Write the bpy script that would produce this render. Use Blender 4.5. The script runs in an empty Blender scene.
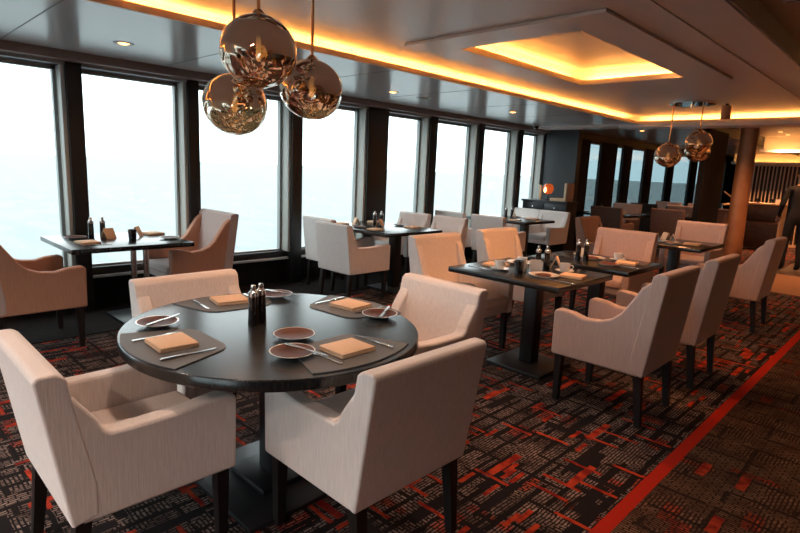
import bpy, bmesh, math, random
from mathutils import Vector, Matrix
random.seed(7)
C = bpy.context.scene.collection
PI = math.pi
R = math.radians

# ------------------------------------------------------------------ camera, sky, exposure
scn = bpy.context.scene
cam_d = bpy.data.cameras.new('camera')
cam_d.sensor_width = 36.0
cam_d.lens = 547.4 / 800 * 36.0
cam_d.clip_start = 0.05
cam_d.clip_end = 9000
cam = bpy.data.objects.new('camera', cam_d)
C.objects.link(cam)
def aim(yaw, pitch, roll, loc):
    c, s = math.cos, math.sin
    fwd = Vector((-s(yaw)*c(pitch), c(yaw)*c(pitch), -s(pitch)))
    rt = Vector((c(yaw), s(yaw), 0))
    up = rt.cross(fwd)
    r2 = rt*c(roll) + up*s(roll)
    u2 = -rt*s(roll) + up*c(roll)
    m = Matrix((r2, u2, -fwd)).transposed().to_4x4()
    m.translation = loc
    return m
cam.matrix_world = aim(R(44.12), R(10.09), R(2.545), Vector((0, 0, 1.47)))
scn.camera = cam

scn.view_settings.view_transform = 'Standard'
scn.view_settings.look = 'None'
scn.view_settings.gamma = 1.0
scn.view_settings.use_curve_mapping = False
scn.view_settings.exposure = 0.26
SKY = 3.4
WARM = (1.0, 0.40, 0.085)
LAMP = (1.0, 0.42, 0.17)

w = bpy.data.worlds.new('sky')
scn.world = w
w.use_nodes = True
nt = w.node_tree
bg = nt.nodes['Background']
tc = nt.nodes.new('ShaderNodeTexCoord')
sp = nt.nodes.new('ShaderNodeSeparateXYZ')
rp = nt.nodes.new('ShaderNodeValToRGB')
nt.links.new(tc.outputs['Generated'], sp.inputs[0])
nt.links.new(sp.outputs['Z'], rp.inputs[0])
rp.color_ramp.elements[0].position = 0.0
rp.color_ramp.elements[0].color = (0.80, 0.94, 1.0, 1)
rp.color_ramp.elements[1].position = 0.25
rp.color_ramp.elements[1].color = (0.94, 0.985, 1.0, 1)
nt.links.new(rp.outputs[0], bg.inputs['Color'])
bg.inputs['Strength'].default_value = SKY

# LED strips in the coves: real lamps on the ledges behind the cove lips
def strip(name, loc, length, along, power, tilt=0.0, tilt_axis='X', width=0.03, color=WARM):
    d = bpy.data.lights.new(name, 'AREA')
    d.shape = 'RECTANGLE'
    d.size, d.size_y = (length, width)
    d.energy = power
    d.color = color
    o = bpy.data.objects.new(name, d)
    C.objects.link(o)
    # local X = strip direction, emits along -Z local -> want up
    if along == 'Y':
        m = Matrix.Rotation(PI, 4, 'X') @ Matrix.Rotation(PI/2, 4, 'Z')
        m = Matrix.Rotation(tilt, 4, 'Y') @ m
    else:
        m = Matrix.Rotation(PI, 4, 'X')
        m = Matrix.Rotation(tilt, 4, 'X') @ m
    m.translation = Vector(loc)
    o.matrix_world = m
    return o
COVE_P = 10.0          # watts per metre
COFFER_P = 10.0
strip('cove_strip_window_side', (-3.80, 2.55, 2.372), 13.1, 'Y', 13.1*COVE_P, -0.5)
strip('cove_strip_far_side', (-0.4, 9.26, 2.372), 6.5, 'X', 6.5*COVE_P, -0.5)
strip('coffer_strip', (-3.06, 4.70, 2.475), 2.1, 'Y', 2.1*COFFER_P, -0.9)
strip('coffer_strip', (-1.83, 4.70, 2.475), 2.1, 'Y', 2.1*COFFER_P, 0.9)
strip('coffer_strip', (-2.445, 5.85, 2.475), 1.05, 'X', 1.05*COFFER_P, -0.9)
strip('coffer_strip', (-2.445, 3.55, 2.475), 1.05, 'X', 1.05*COFFER_P, 0.9)
strip('lounge_cove_strip', (-2.84, 15.62, 2.28), 0.8, 'X', 0.8*2.5, -0.5)
strip('lounge_cove_strip', (-1.0, 20.4, 2.15), 7.8, 'X', 7.8*2.6, -0.5)

# ------------------------------------------------------------------ helpers
def mat(name, base=(0.8, 0.8, 0.8), rough=0.5, metal=0.0, coat=0.0, sheen=0.0, spec=0.5, emit=None, estr=0.0):
    m = bpy.data.materials.new(name)
    m.use_nodes = True
    b = m.node_tree.nodes['Principled BSDF']
    b.inputs['Base Color'].default_value = (*base, 1)
    b.inputs['Roughness'].default_value = rough
    b.inputs['Metallic'].default_value = metal
    b.inputs['Coat Weight'].default_value = coat
    b.inputs['Sheen Weight'].default_value = sheen
    b.inputs['Specular IOR Level'].default_value = spec
    if emit:
        b.inputs['Emission Color'].default_value = (*emit, 1)
        b.inputs['Emission Strength'].default_value = estr
    return m
def nodes(m):
    return m.node_tree.nodes, m.node_tree.links, m.node_tree.nodes['Principled BSDF']
def noise_colour(m, c1, c2, scale=(1, 1, 1), nscale=6.0, detail=4.0, lo=0.35, hi=0.65, bump=0.0, coord='Object'):
    n, l, b = nodes(m)
    t = n.new('ShaderNodeTexCoord'); mp = n.new('ShaderNodeMapping')
    mp.inputs['Scale'].default_value = scale
    nz = n.new('ShaderNodeTexNoise'); nz.inputs['Scale'].default_value = nscale; nz.inputs['Detail'].default_value = detail
    rr = n.new('ShaderNodeValToRGB')
    rr.color_ramp.elements[0].position = lo; rr.color_ramp.elements[0].color = (*c1, 1)
    rr.color_ramp.elements[1].position = hi; rr.color_ramp.elements[1].color = (*c2, 1)
    l.new(t.outputs[coord], mp.inputs[0]); l.new(mp.outputs[0], nz.inputs['Vector'])
    l.new(nz.outputs['Fac'], rr.inputs[0]); l.new(rr.outputs[0], b.inputs['Base Color'])
    if bump:
        bp = n.new('ShaderNodeBump'); bp.inputs['Strength'].default_value = bump; bp.inputs['Distance'].default_value = 0.004
        l.new(nz.outputs['Fac'], bp.inputs['Height']); l.new(bp.outputs[0], b.inputs['Normal'])
    return m

M = {}
M['fabric'] = noise_colour(mat('cream_fabric', rough=0.85, sheen=0.15, spec=0.25), (0.74, 0.675, 0.64), (0.86, 0.79, 0.755), (60, 60, 4), 3.0, 3.0, 0.3, 0.7, 0.25)
M['fabric_brown'] = noise_colour(mat('brown_fabric', rough=0.9, spec=0.2), (0.20, 0.125, 0.10), (0.27, 0.17, 0.135), (50, 50, 6), 3.0)
M['fabric_grey'] = noise_colour(mat('charcoal_fabric', rough=0.9, spec=0.2), (0.05, 0.055, 0.06), (0.08, 0.085, 0.09), (50, 50, 6), 3.0)
M['fabric_warm_lit'] = noise_colour(mat('warm_lit_fabric', rough=0.8, sheen=0.15, spec=0.25), (0.50, 0.265, 0.175), (0.58, 0.315, 0.21), (60, 60, 4), 3.0, 3.0, 0.3, 0.7, 0.2)  # warm room light on the first window chairs' arms, put into the colour
M['fabric_cool_lit'] = noise_colour(mat('cool_lit_fabric', rough=0.85, sheen=0.15, spec=0.25), (0.50, 0.41, 0.39), (0.58, 0.48, 0.455), (60, 60, 4), 3.0, 3.0, 0.3, 0.7, 0.25)  # cooler light on the same chairs' backs and seats, put into the colour
M['leg'] = mat('black_wood', (0.010, 0.008, 0.008), 0.45)
M['table'] = noise_colour(mat('espresso_tabletop', rough=0.23, spec=0.6), (0.011, 0.0115, 0.012), (0.019, 0.019, 0.019), (2, 30, 2), 3.0)
M['iron'] = mat('black_iron', (0.012, 0.013, 0.016), 0.4)
M['mat'] = noise_colour(mat('grey_placemat', rough=0.55, spec=0.4), (0.10, 0.105, 0.108), (0.125, 0.13, 0.133), (1, 1, 1), 200.0)
M['napkin'] = noise_colour(mat('tan_linen', rough=0.9), (0.68, 0.47, 0.31), (0.76, 0.54, 0.36), (1, 1, 1), 150.0, bump=0.2)
M['steel'] = mat('steel', (0.58, 0.57, 0.56), 0.22, 1.0)
M['plate_white'] = mat('white_glaze', (0.82, 0.82, 0.80), 0.12, coat=0.4)
M['plate_brown'] = noise_colour(mat('brown_glaze', rough=0.5, spec=0.3), (0.075, 0.022, 0.014), (0.10, 0.032, 0.02), (1, 1, 1), 30.0)
M['pepper'] = mat('dark_glass', (0.012, 0.011, 0.012), 0.08, coat=0.5)
M['butter'] = mat('butter', (0.85, 0.70, 0.38), 0.5)
M['coffee'] = mat('coffee', (0.03, 0.012, 0.006), 0.1)
M['paper'] = mat('card', (0.75, 0.72, 0.68), 0.7)
M['post'] = mat('black_post', (0.010, 0.010, 0.011), 0.5)
M['jamb'] = mat('pale_grey_jamb', (0.50, 0.50, 0.46), 0.5)
M['alu'] = mat('grey_aluminium', (0.33, 0.34, 0.33), 0.45, 0.3)
M['black'] = mat('black_wall', (0.010, 0.0095, 0.010), 0.75, spec=0.2)
M['ledge'] = mat('grey_ledge', (0.55, 0.57, 0.57), 0.5)
M['trim'] = mat('mauve_brown_trim', (0.22, 0.165, 0.15), 0.5)
M['ceil_grey'] = mat('grey_ceiling_panel', (0.56, 0.56, 0.575), 0.2, 0.15)
M['ceil_raised'] = mat('satin_ceiling_panel', (0.66, 0.60, 0.575), 0.33, 0.0)
M['ceil_dark'] = mat('dark_glossy_ceiling', (0.36, 0.27, 0.235), 0.28, 0.0)
M['ceil_white'] = mat('cove_white', (0.80, 0.78, 0.74), 0.7)
M['lip'] = mat('translucent_cove_lip', (0.85, 0.75, 0.6), 0.6)
def lip_material():
    n, l, b = nodes(M['lip'])
    tl = n.new('ShaderNodeBsdfTranslucent'); tl.inputs[0].default_value = (0.8, 0.62, 0.42, 1)
    mx = n.new('ShaderNodeMixShader'); mx.inputs[0].default_value = 0.35
    l.new(b.outputs[0], mx.inputs[1]); l.new(tl.outputs[0], mx.inputs[2]); l.new(mx.outputs[0], n['Material Output'].inputs['Surface'])
lip_material()
M['beam'] = mat('pale_beam', (0.50, 0.48, 0.45), 0.5)
M['wood'] = noise_colour(mat('brown_wood', rough=0.4), (0.24, 0.11, 0.05), (0.34, 0.16, 0.075), (1, 12, 1), 4.0)
M['wood_dark'] = noise_colour(mat('dark_wood', rough=0.4), (0.035, 0.02, 0.014), (0.06, 0.034, 0.022), (2, 2, 10), 3.0)
M['copper_wrap'] = noise_colour(mat('copper_column', rough=0.45, metal=0.25), (0.42, 0.19, 0.09), (0.52, 0.25, 0.12), (1, 1, 1), 4.0)
M['gold'] = mat('gold_mirror', (0.62, 0.46, 0.33), 0.03, 1.0)
M['copper'] = mat('copper_rod', (0.72, 0.40, 0.20), 0.25, 1.0)
M['chrome'] = mat('chrome', (0.8, 0.8, 0.8), 0.08, 1.0)
M['lamp_lens'] = mat('lamp_lens', (1, 0.8, 0.5), 0.4, emit=(1, 0.42, 0.12), estr=5.0)
M['rod'] = mat('pale_brass_rod', (0.68, 0.50, 0.34), 0.5, 0.1)
M['partition'] = mat('slate_partition', (0.026, 0.029, 0.033), 0.45)
M['suit'] = mat('black_suit', (0.008, 0.008, 0.009), 0.8)
M['skin'] = mat('skin', (0.50, 0.30, 0.21), 0.5)
M['hair'] = mat('dark_hair', (0.015, 0.010, 0.008), 0.6)
M['shirt'] = mat('white_shirt', (0.7, 0.7, 0.7), 0.8)
M['amber'] = mat('amber_glass', (0.35, 0.05, 0.015), 0.15, emit=(1.0, 0.16, 0.03), estr=0.35)
M['flame'] = mat('flame', (1, 0.7, 0.3), 0.5, emit=(1, 0.6, 0.2), estr=9.0)
M['wax'] = mat('white_wax', (0.7, 0.68, 0.64), 0.5)
M['shade_strip'] = noise_colour(mat('shade_strip_carpet', rough=0.9, spec=0.1), (0.010, 0.008, 0.008), (0.022, 0.015, 0.013), (1, 1, 1), 40.0)  # near-black colour standing for shade on the floor by the windows
M['vent'] = mat('dark_vent', (0.05, 0.05, 0.05), 0.5)

def gold_material():
    m = M['gold']
    n, l, b = nodes(m)
    b.inputs['Base Color'].default_value = (0.76, 0.61, 0.48, 1)
    b.inputs['Roughness'].default_value = 0.04
    t = n.new('ShaderNodeTexCoord'); sx = n.new('ShaderNodeSeparateXYZ'); l.new(t.outputs['Object'], sx.inputs[0])
    mr = n.new('ShaderNodeMapRange'); mr.inputs[1].default_value = 0.05; mr.inputs[2].default_value = -0.03; mr.inputs[3].default_value = 0.0; mr.inputs[4].default_value = 1.0
    l.new(sx.outputs['Z'], mr.inputs[0])
    nz = n.new('ShaderNodeTexNoise'); nz.inputs['Scale'].default_value = 7.5; nz.inputs['Detail'].default_value = 1.0; nz.inputs['Distortion'].default_value = 0.8
    l.new(t.outputs['Object'], nz.inputs['Vector'])
    mu = n.new('ShaderNodeMath'); mu.operation = 'MULTIPLY'; l.new(nz.outputs['Fac'], mu.inputs[0]); l.new(mr.outputs[0], mu.inputs[1])
    bp = n.new('ShaderNodeBump'); bp.inputs['Strength'].default_value = 0.9; bp.inputs['Distance'].default_value = 0.06
    l.new(mu.outputs[0], bp.inputs['Height']); l.new(bp.outputs[0], b.inputs['Normal'])
    tr = n.new('ShaderNodeBsdfTransparent'); tr.inputs[0].default_value = (1.0, 0.78, 0.5, 1)
    mx = n.new('ShaderNodeMixShader')
    tm = n.new('ShaderNodeMath'); tm.operation = 'MULTIPLY'; tm.inputs[1].default_value = 0.16; l.new(mr.outputs[0], tm.inputs[0]); l.new(tm.outputs[0], mx.inputs[0])
    out = n['Material Output']
    l.new(b.outputs[0], mx.inputs[1]); l.new(tr.outputs[0], mx.inputs[2]); l.new(mx.outputs[0], out.inputs['Surface'])
gold_material()
M['bulb'] = mat('warm_bulb', (1, 0.8, 0.5), 0.4, emit=(1.0, 0.55, 0.2), estr=2.0)

# carpet -----------------------------------------------------------
def carpet_material(name, plain):
    m = mat(name, rough=0.95, spec=0.1)
    n, l, b = nodes(m)
    geo = n.new('ShaderNodeNewGeometry')
    def mapping(scale, rotz=0.0, loc=(0, 0, 0)):
        mp = n.new('ShaderNodeMapping')
        mp.inputs['Scale'].default_value = scale
        mp.inputs['Rotation'].default_value = (0, 0, rotz)
        mp.inputs['Location'].default_value = loc
        l.new(geo.outputs['Position'], mp.inputs[0])
        return mp.outputs[0]
    def brick(vec, bw, rh, mortar, c1, c2, cm, bias=0.0, freq=2, off=0.5, squash=1.0, sqf=2):
        t = n.new('ShaderNodeTexBrick')
        t.inputs['Scale'].default_value = 1.0
        t.inputs['Brick Width'].default_value = bw
        t.inputs['Row Height'].default_value = rh
        t.inputs['Mortar Size'].default_value = mortar
        t.inputs['Mortar Smooth'].default_value = 0.05
        t.inputs['Bias'].default_value = bias
        t.inputs['Color1'].default_value = (*c1, 1)
        t.inputs['Color2'].default_value = (*c2, 1)
        t.inputs['Mortar'].default_value = (*cm, 1)
        t.offset = off; t.offset_frequency = freq; t.squash = squash; t.squash_frequency = sqf
        l.new(vec, t.inputs['Vector'])
        return t
    def mth(op, a, bb=None, v=None):
        x = n.new('ShaderNodeMath'); x.operation = op
        if hasattr(a, 'links'): l.new(a, x.inputs[0])
        else: x.inputs[0].default_value = a
        if bb is not None:
            if hasattr(bb, 'links'): l.new(bb, x.inputs[1])
            else: x.inputs[1].default_value = bb
        return x.outputs[0]
    def mix(f, a, bb):
        x = n.new('ShaderNodeMix'); x.data_type = 'RGBA'
        if hasattr(f, 'links'): l.new(f, x.inputs[0])
        else: x.inputs[0].default_value = f
        for sock, v in ((x.inputs[6], a), (x.inputs[7], bb)):
            if hasattr(v, 'links'): l.new(v, sock)
            else: sock.default_value = (*v, 1)
        return x.outputs[2]
    W, K = (1, 1, 1), (0, 0, 0)
    black = (0.012, 0.009, 0.009)
    def noise(scale, detail=2.0, vec=None, out='Fac'):
        x = n.new('ShaderNodeTexNoise'); x.inputs['Scale'].default_value = scale; x.inputs['Detail'].default_value = detail
        l.new(vec if vec is not None else geo.outputs['Position'], x.inputs['Vector'])
        return x.outputs[out]
    # hand-drawn wobble of the pattern
    wob = n.new('ShaderNodeVectorMath'); wob.operation = 'SUBTRACT'; wob.inputs[1].default_value = (0.5, 0.5, 0.5)
    l.new(noise(13.0, 2.0, None, 'Color'), wob.inputs[0])
    wsc = n.new('ShaderNodeVectorMath'); wsc.operation = 'SCALE'; wsc.inputs['Scale'].default_value = 0.016
    l.new(wob.outputs[0], wsc.inputs[0])
    wad = n.new('ShaderNodeVectorMath'); wad.operation = 'ADD'
    l.new(geo.outputs['Position'], wad.inputs[0]); l.new(wsc.outputs[0], wad.inputs[1])
    def wmap(rotz=0.0, loc=(0, 0, 0), scale=(1, 1, 1)):
        mp = n.new('ShaderNodeMapping'); mp.inputs['Rotation'].default_value = (0, 0, rotz); mp.inputs['Location'].default_value = loc; mp.inputs['Scale'].default_value = scale
        l.new(wad.outputs[0], mp.inputs[0]); return mp.outputs[0]
    # short woven ticks filling the fields, mostly across the stripe, in places along it
    ta = brick(wmap(PI/2 if not plain else 0.0), 0.046, 0.016, 0.0035, W, (0.55, 0.55, 0.55), K, off=0.37, freq=3)
    tb = brick(wmap(0.0 if not plain else PI/2, (0.3, 0.1, 0)), 0.040, 0.018, 0.004, W, (0.45, 0.45, 0.45), K, off=0.43, freq=2)
    sel = mth('GREATER_THAN', noise(4.5, 1.0), 0.55)
    tick = mix(sel, ta.outputs['Color'], tb.outputs['Color'])
    field = n.new('ShaderNodeValToRGB')
    field.color_ramp.elements[0].position = 0.36; field.color_ramp.elements[0].color = (0.11, 0.075, 0.066, 1) if not plain else (0.10, 0.055, 0.036, 1)
    field.color_ramp.elements[1].position = 0.64; field.color_ramp.elements[1].color = (0.30, 0.225, 0.195, 1) if not plain else (0.19, 0.115, 0.07, 1)
    l.new(noise(7.0, 4.0), field.inputs[0])
    red = n.new('ShaderNodeValToRGB')
    red.color_ramp.elements[0].position = 0.38; red.color_ramp.elements[0].color = (0.20, 0.014, 0.010, 1)
    red.color_ramp.elements[1].position = 0.62; red.color_ramp.elements[1].color = (0.45, 0.052, 0.018, 1)
    l.new(noise(12.0), red.inputs[0])
    def dash(rot, loc, bw, rh, th, off=0.29, freq=3):
        t = brick(wmap(rot, loc), bw, rh, 0.0, K, W, K, off=off, freq=freq)
        return mth('GREATER_THAN', t.outputs['Color'], th)
    # faint red and orange wefts under the ticks
    under = mth('MAXIMUM', dash(PI/2, (0.17, 0.41, 0), 0.16, 0.07, 0.955 if not plain else 0.96), dash(0.0, (0.57, 0.13, 0), 0.22, 0.05, 0.965 if not plain else 0.975))
    base = mix(mth('MULTIPLY', under, 0.75), field.outputs[0], red.outputs[0])
    col = mix(tick, black if not plain else (0.028, 0.014, 0.010), base)
    # black bars, both ways, broken up
    brk = mth('GREATER_THAN', noise(5.0, 1.0, wmap(0.0, (3.1, 1.7, 0))), 0.44)
    b1 = brick(wmap(PI/2, (0.13, 0.07, 0)), 0.85, 0.090, 0.013, K, K, W, off=0.31, freq=2)
    b2 = brick(wmap(0.0, (0.05, 0.11, 0)), 0.47, 0.20, 0.010, K, K, W, off=0.43, freq=3)
    if not plain:
        brl = mth('GREATER_THAN', noise(3.5, 1.0, wmap(0.0, (7.1, 4.7, 0), (3.0, 0.7, 1))), 0.43)
        bars = mth('MAXIMUM', mth('MULTIPLY', b1.outputs['Color'], brl), mth('MULTIPLY', b2.outputs['Color'], brk))
    else:
        bars = mth('MULTIPLY', mth('MULTIPLY', b2.outputs['Color'], brk), 0.8)
    col = mix(bars, col, black)
    if not plain:
        dk = mth('MAXIMUM', dash(PI/2, (0.37, 0.02, 0), 0.30, 0.050, 0.92, 0.41), dash(0.0, (0.77, 0.36, 0), 0.24, 0.045, 0.96, 0.37))
        col = mix(dk, col, (0.014, 0.011, 0.012))
        rr = mth('MAXIMUM', dash(PI/2, (0.71, 0.33, 0), 0.27, 0.040, 0.968), dash(0.0, (0.21, 0.53, 0), 0.20, 0.020, 0.962))
        rr = mth('MAXIMUM', rr, dash(PI/2, (0.11, 0.93, 0), 0.12, 0.024, 0.975, 0.47, 2))
        col = mix(rr, col, red.outputs[0])
    else:
        col = mix(mth('MULTIPLY', dash(PI/2, (0.71, 0.33, 0), 0.16, 0.045, 0.985), 0.85), col, red.outputs[0])
    # long red stripe woven into the aisle edge
    sep = n.new('ShaderNodeSeparateXYZ'); l.new(geo.outputs['Position'], sep.inputs[0])
    dx = mth('ABSOLUTE', mth('ADD', sep.outputs['X'], 0.812))
    st = mth('LESS_THAN', dx, 0.032)
    col = mix(st, col, (0.42, 0.022, 0.010))
    l.new(col, b.inputs['Base Color'])
    bp = n.new('ShaderNodeBump'); bp.inputs['Strength'].default_value = 0.35; bp.inputs['Distance'].default_value = 0.004
    nzb = n.new('ShaderNodeTexNoise'); nzb.inputs['Scale'].default_value = 260
    l.new(geo.outputs['Position'], nzb.inputs['Vector'])
    l.new(nzb.outputs['Fac'], bp.inputs['Height']); l.new(bp.outputs[0], b.inputs['Normal'])
    return m
M['carpet'] = carpet_material('woven_carpet', False)
M['carpet_aisle'] = carpet_material('aisle_carpet', True)

def glass_material(name, tint):
    m = bpy.data.materials.new(name)
    m.use_nodes = True
    n, l = m.node_tree.nodes, m.node_tree.links
    n.remove(n['Principled BSDF'])
    out = n['Material Output']
    tr = n.new('ShaderNodeBsdfTransparent'); tr.inputs[0].default_value = (*tint, 1)
    gl = n.new('ShaderNodeBsdfGlossy'); gl.inputs['Roughness'].default_value = 0.02
    lw = n.new('ShaderNodeLayerWeight'); lw.inputs['Blend'].default_value = 0.5
    pw = n.new('ShaderNodeMath'); pw.operation = 'POWER'; pw.inputs[1].default_value = 5.0
    fr = n.new('ShaderNodeMath'); fr.operation = 'MULTIPLY_ADD'; fr.inputs[1].default_value = 0.8; fr.inputs[2].default_value = 0.04
    l.new(lw.outputs['Facing'], pw.inputs[0]); l.new(pw.outputs[0], fr.inputs[0])
    mx = n.new('ShaderNodeMixShader')
    l.new(fr.outputs[0], mx.inputs[0]); l.new(tr.outputs[0], mx.inputs[1]); l.new(gl.outputs[0], mx.inputs[2])
    l.new(mx.outputs[0], out.inputs['Surface'])
    return m
M['glass'] = glass_material('window_glass', (0.93, 0.97, 0.97))
M['glass_tinted'] = glass_material('tinted_window_glass', (0.38, 0.44, 0.45))

def sea_material():
    m = mat('sea', (0.42, 0.56, 0.58), 0.5, spec=0.15)
    n, l, b = nodes(m)
    geo = n.new('ShaderNodeNewGeometry')
    mp = n.new('ShaderNodeMapping'); mp.inputs['Scale'].default_value = (0.05, 0.16, 1)
    mp.inputs['Rotation'].default_value = (0, 0, 0.5)
    l.new(geo.outputs['Position'], mp.inputs[0])
    nz = n.new('ShaderNodeTexNoise'); nz.inputs['Scale'].default_value = 1.0; nz.inputs['Detail'].default_value = 5
    l.new(mp.outputs[0], nz.inputs['Vector'])
    rr = n.new('ShaderNodeValToRGB')
    rr.color_ramp.elements[0].position = 0.35; rr.color_ramp.elements[0].color = (0.17, 0.20, 0.205, 1)
    rr.color_ramp.elements[1].position = 0.62; rr.color_ramp.elements[1].color = (0.205, 0.228, 0.232, 1)
    l.new(nz.outputs['Fac'], rr.inputs[0]); l.new(rr.outputs[0], b.inputs['Base Color'])
    bp = n.new('ShaderNodeBump'); bp.inputs['Strength'].default_value = 0.5; bp.inputs['Distance'].default_value = 0.6
    l.new(nz.outputs['Fac'], bp.inputs['Height']); l.new(bp.outputs[0], b.inputs['Normal'])
    return m
M['sea'] = sea_material()

# mesh builders ----------------------------------------------------
def bm_new():
    return bmesh.new()
def box(bm, x0, x1, y0, y1, z0, z1, bev=0.0, seg=2, taper=None):
    vs = [bm.verts.new((x, y, z)) for z in (z0, z1) for y in (y0, y1) for x in (x0, x1)]
    if taper:   # scale bottom about its centre
        cx, cy = (x0+x1)/2, (y0+y1)/2
        for v in vs[:4]:
            v.co.x = cx + (v.co.x-cx)*taper + 0; v.co.y = cy + (v.co.y-cy)*taper
    f = [(0, 2, 3, 1), (4, 5, 7, 6), (0, 1, 5, 4), (2, 6, 7, 3), (0, 4, 6, 2), (1, 3, 7, 5)]
    fs = [bm.faces.new([vs[i] for i in q]) for q in f]
    if bev:
        es = list({e for q in fs for e in q.edges})
        bmesh.ops.bevel(bm, geom=es, offset=bev, segments=seg, profile=0.5, affect='EDGES', clamp_overlap=True)
    return vs
def prism(bm, poly, lo, hi, axis='x', bev=0.0, seg=3, ang=28):
    """extrude a 2-D outline along an axis; poly in the other two axes (y,z) / (x,z) / (x,y)"""
    def P(a, b, t):
        return {'x': (t, a, b), 'y': (a, t, b), 'z': (a, b, t)}[axis]
    A = [bm.verts.new(P(a, b, lo)) for a, b in poly]
    B = [bm.verts.new(P(a, b, hi)) for a, b in poly]
    n = len(poly)
    fs = [bm.faces.new(A), bm.faces.new(B[::-1])]
    for i in range(n):
        j = (i+1) % n
        fs.append(bm.faces.new((A[j], A[i], B[i], B[j])))
    bmesh.ops.recalc_face_normals(bm, faces=fs)
    if bev:
        es = [e for e in {e for q in fs for e in q.edges} if e.calc_face_angle(0) > R(ang)]
        bmesh.ops.bevel(bm, geom=es, offset=bev, segments=seg, profile=0.5, affect='EDGES', clamp_overlap=True)
def lathe(bm, prof, seg=24, cx=0, cy=0, sx=1.0, sy=1.0):
    rings = []
    for r, z in prof:
        if r <= 1e-6:
            rings.append([bm.verts.new((cx, cy, z))])
        else:
            rings.append([bm.verts.new((cx + r*sx*math.cos(2*PI*i/seg), cy + r*sy*math.sin(2*PI*i/seg), z)) for i in range(seg)])
    fs = []
    for a, b in zip(rings, rings[1:]):
        for i in range(seg):
            j = (i+1) % seg
            if len(a) == 1 and len(b) == 1: continue
            if len(a) == 1: fs.append(bm.faces.new((a[0], b[j], b[i])))
            elif len(b) == 1: fs.append(bm.faces.new((a[i], a[j], b[0])))
            else: fs.append(bm.faces.new((a[i], a[j], b[j], b[i])))
    for rg, flip in ((rings[0], True), (rings[-1], False)):
        if len(rg) > 1:
            fs.append(bm.faces.new(rg[::-1] if flip else rg))
    bmesh.ops.recalc_face_normals(bm, faces=fs)
def tube(bm, pts, r, seg=8):
    pts = [Vector(p) for p in pts]
    rings = []
    for i, p in enumerate(pts):
        d = (pts[min(i+1, len(pts)-1)] - pts[max(i-1, 0)]).normalized()
        a = Vector((0, 0, 1)) if abs(d.z) < 0.9 else Vector((1, 0, 0))
        u = d.cross(a).normalized(); v = d.cross(u)
        rr = r[i] if isinstance(r, (list, tuple)) else r
        rings.append([bm.verts.new(p + (u*math.cos(2*PI*k/seg) + v*math.sin(2*PI*k/seg))*rr) for k in range(seg)])
    fs = []
    for a, b in zip(rings, rings[1:]):
        for i in range(seg):
            j = (i+1) % seg
            fs.append(bm.faces.new((a[i], a[j], b[j], b[i])))
    fs.append(bm.faces.new(rings[0][::-1])); fs.append(bm.faces.new(rings[-1]))
    bmesh.ops.recalc_face_normals(bm, faces=fs)
def obj(name, bm, m, parent=None, loc=None, smooth=None, ang=40, wn=False):
    me = bpy.data.meshes.new(name)
    bmesh.ops.recalc_face_normals(bm, faces=bm.faces[:])
    bm.to_mesh(me); bm.free()
    if m: me.materials.append(M[m] if isinstance(m, str) else m)
    o = bpy.data.objects.new(name, me); C.objects.link(o)
    if smooth is None or smooth:
        me.polygons.foreach_set('use_smooth', [True]*len(me.polygons))
        me.set_sharp_from_angle(angle=R(ang))
    if wn:
        md = o.modifiers.new('weighted', 'WEIGHTED_NORMAL'); md.keep_sharp = True; md.weight = 80
    if parent: o.parent = parent
    if loc: o.location = loc
    return o
def tag(o, label, cat, group=None):
    o['label'] = label; o['category'] = cat
    if group: o['group'] = group
    return o
def thing(name, label, cat, loc=(0, 0, 0), rz=0.0, group=None):
    o = bpy.data.objects.new(name, None); C.objects.link(o)
    o.empty_display_size = 0.1
    o.location = loc; o.rotation_euler = (0, 0, rz)
    return tag(o, label, cat, group)
def struct(name, bm=None, m=None, parent=None, loc=None):
    if bm is None:
        o = bpy.data.objects.new(name, None); C.objects.link(o)
    else:
        o = obj(name, bm, m, parent, loc, ang=30)
    if parent is None: o['kind'] = 'structure'
    return o
def dup(root, loc, rz, label, group=None):
    r = root.copy(); C.objects.link(r)
    r.location = loc; r.rotation_euler = (0, 0, rz)
    r['label'] = label
    if group: r['group'] = group
    for ch in list(root.children):
        c = ch.copy(); C.objects.link(c); c.parent = r
        for g in list(ch.children):
            d = g.copy(); C.objects.link(d); d.parent = c
    return r
def one(bxs, bev=0.0):
    bm = bm_new()
    for b in bxs: box(bm, *b, bev=bev)
    return bm

# ------------------------------------------------------------------ setting
XG, XF = -5.85, -5.65          # glass plane, front of the posts
Y0, Y1 = -4.0, 24.0
XR = 3.6
# floor: carpet of the dining side, plainer carpet of the aisle, timber strip, dark floor
fl = struct('floor')
obj('dining_carpet', one([(-6.1, -0.825, Y0, Y1, -0.05, 0)]), 'carpet', fl, smooth=False)
obj('floor_shade_strip', one([(-5.80, -4.87, Y0, 9.7, 0.0, 0.006)]), 'shade_strip', fl, smooth=False)  # shade along the window wall laid down as a dark strip
obj('aisle_carpet', one([(-0.825, XR, Y0, 9.0, -0.05, 0)]), 'carpet_aisle', fl, smooth=False)
obj('timber_floor', one([(-1.85, XR, 9.0, 10.95, -0.04, 0.012)]), 'wood', fl, smooth=False)
obj('dark_floor', one([(-1.85, XR, 10.95, Y1, -0.04, 0.011)]), 'wood_dark', fl, smooth=False)

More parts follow.
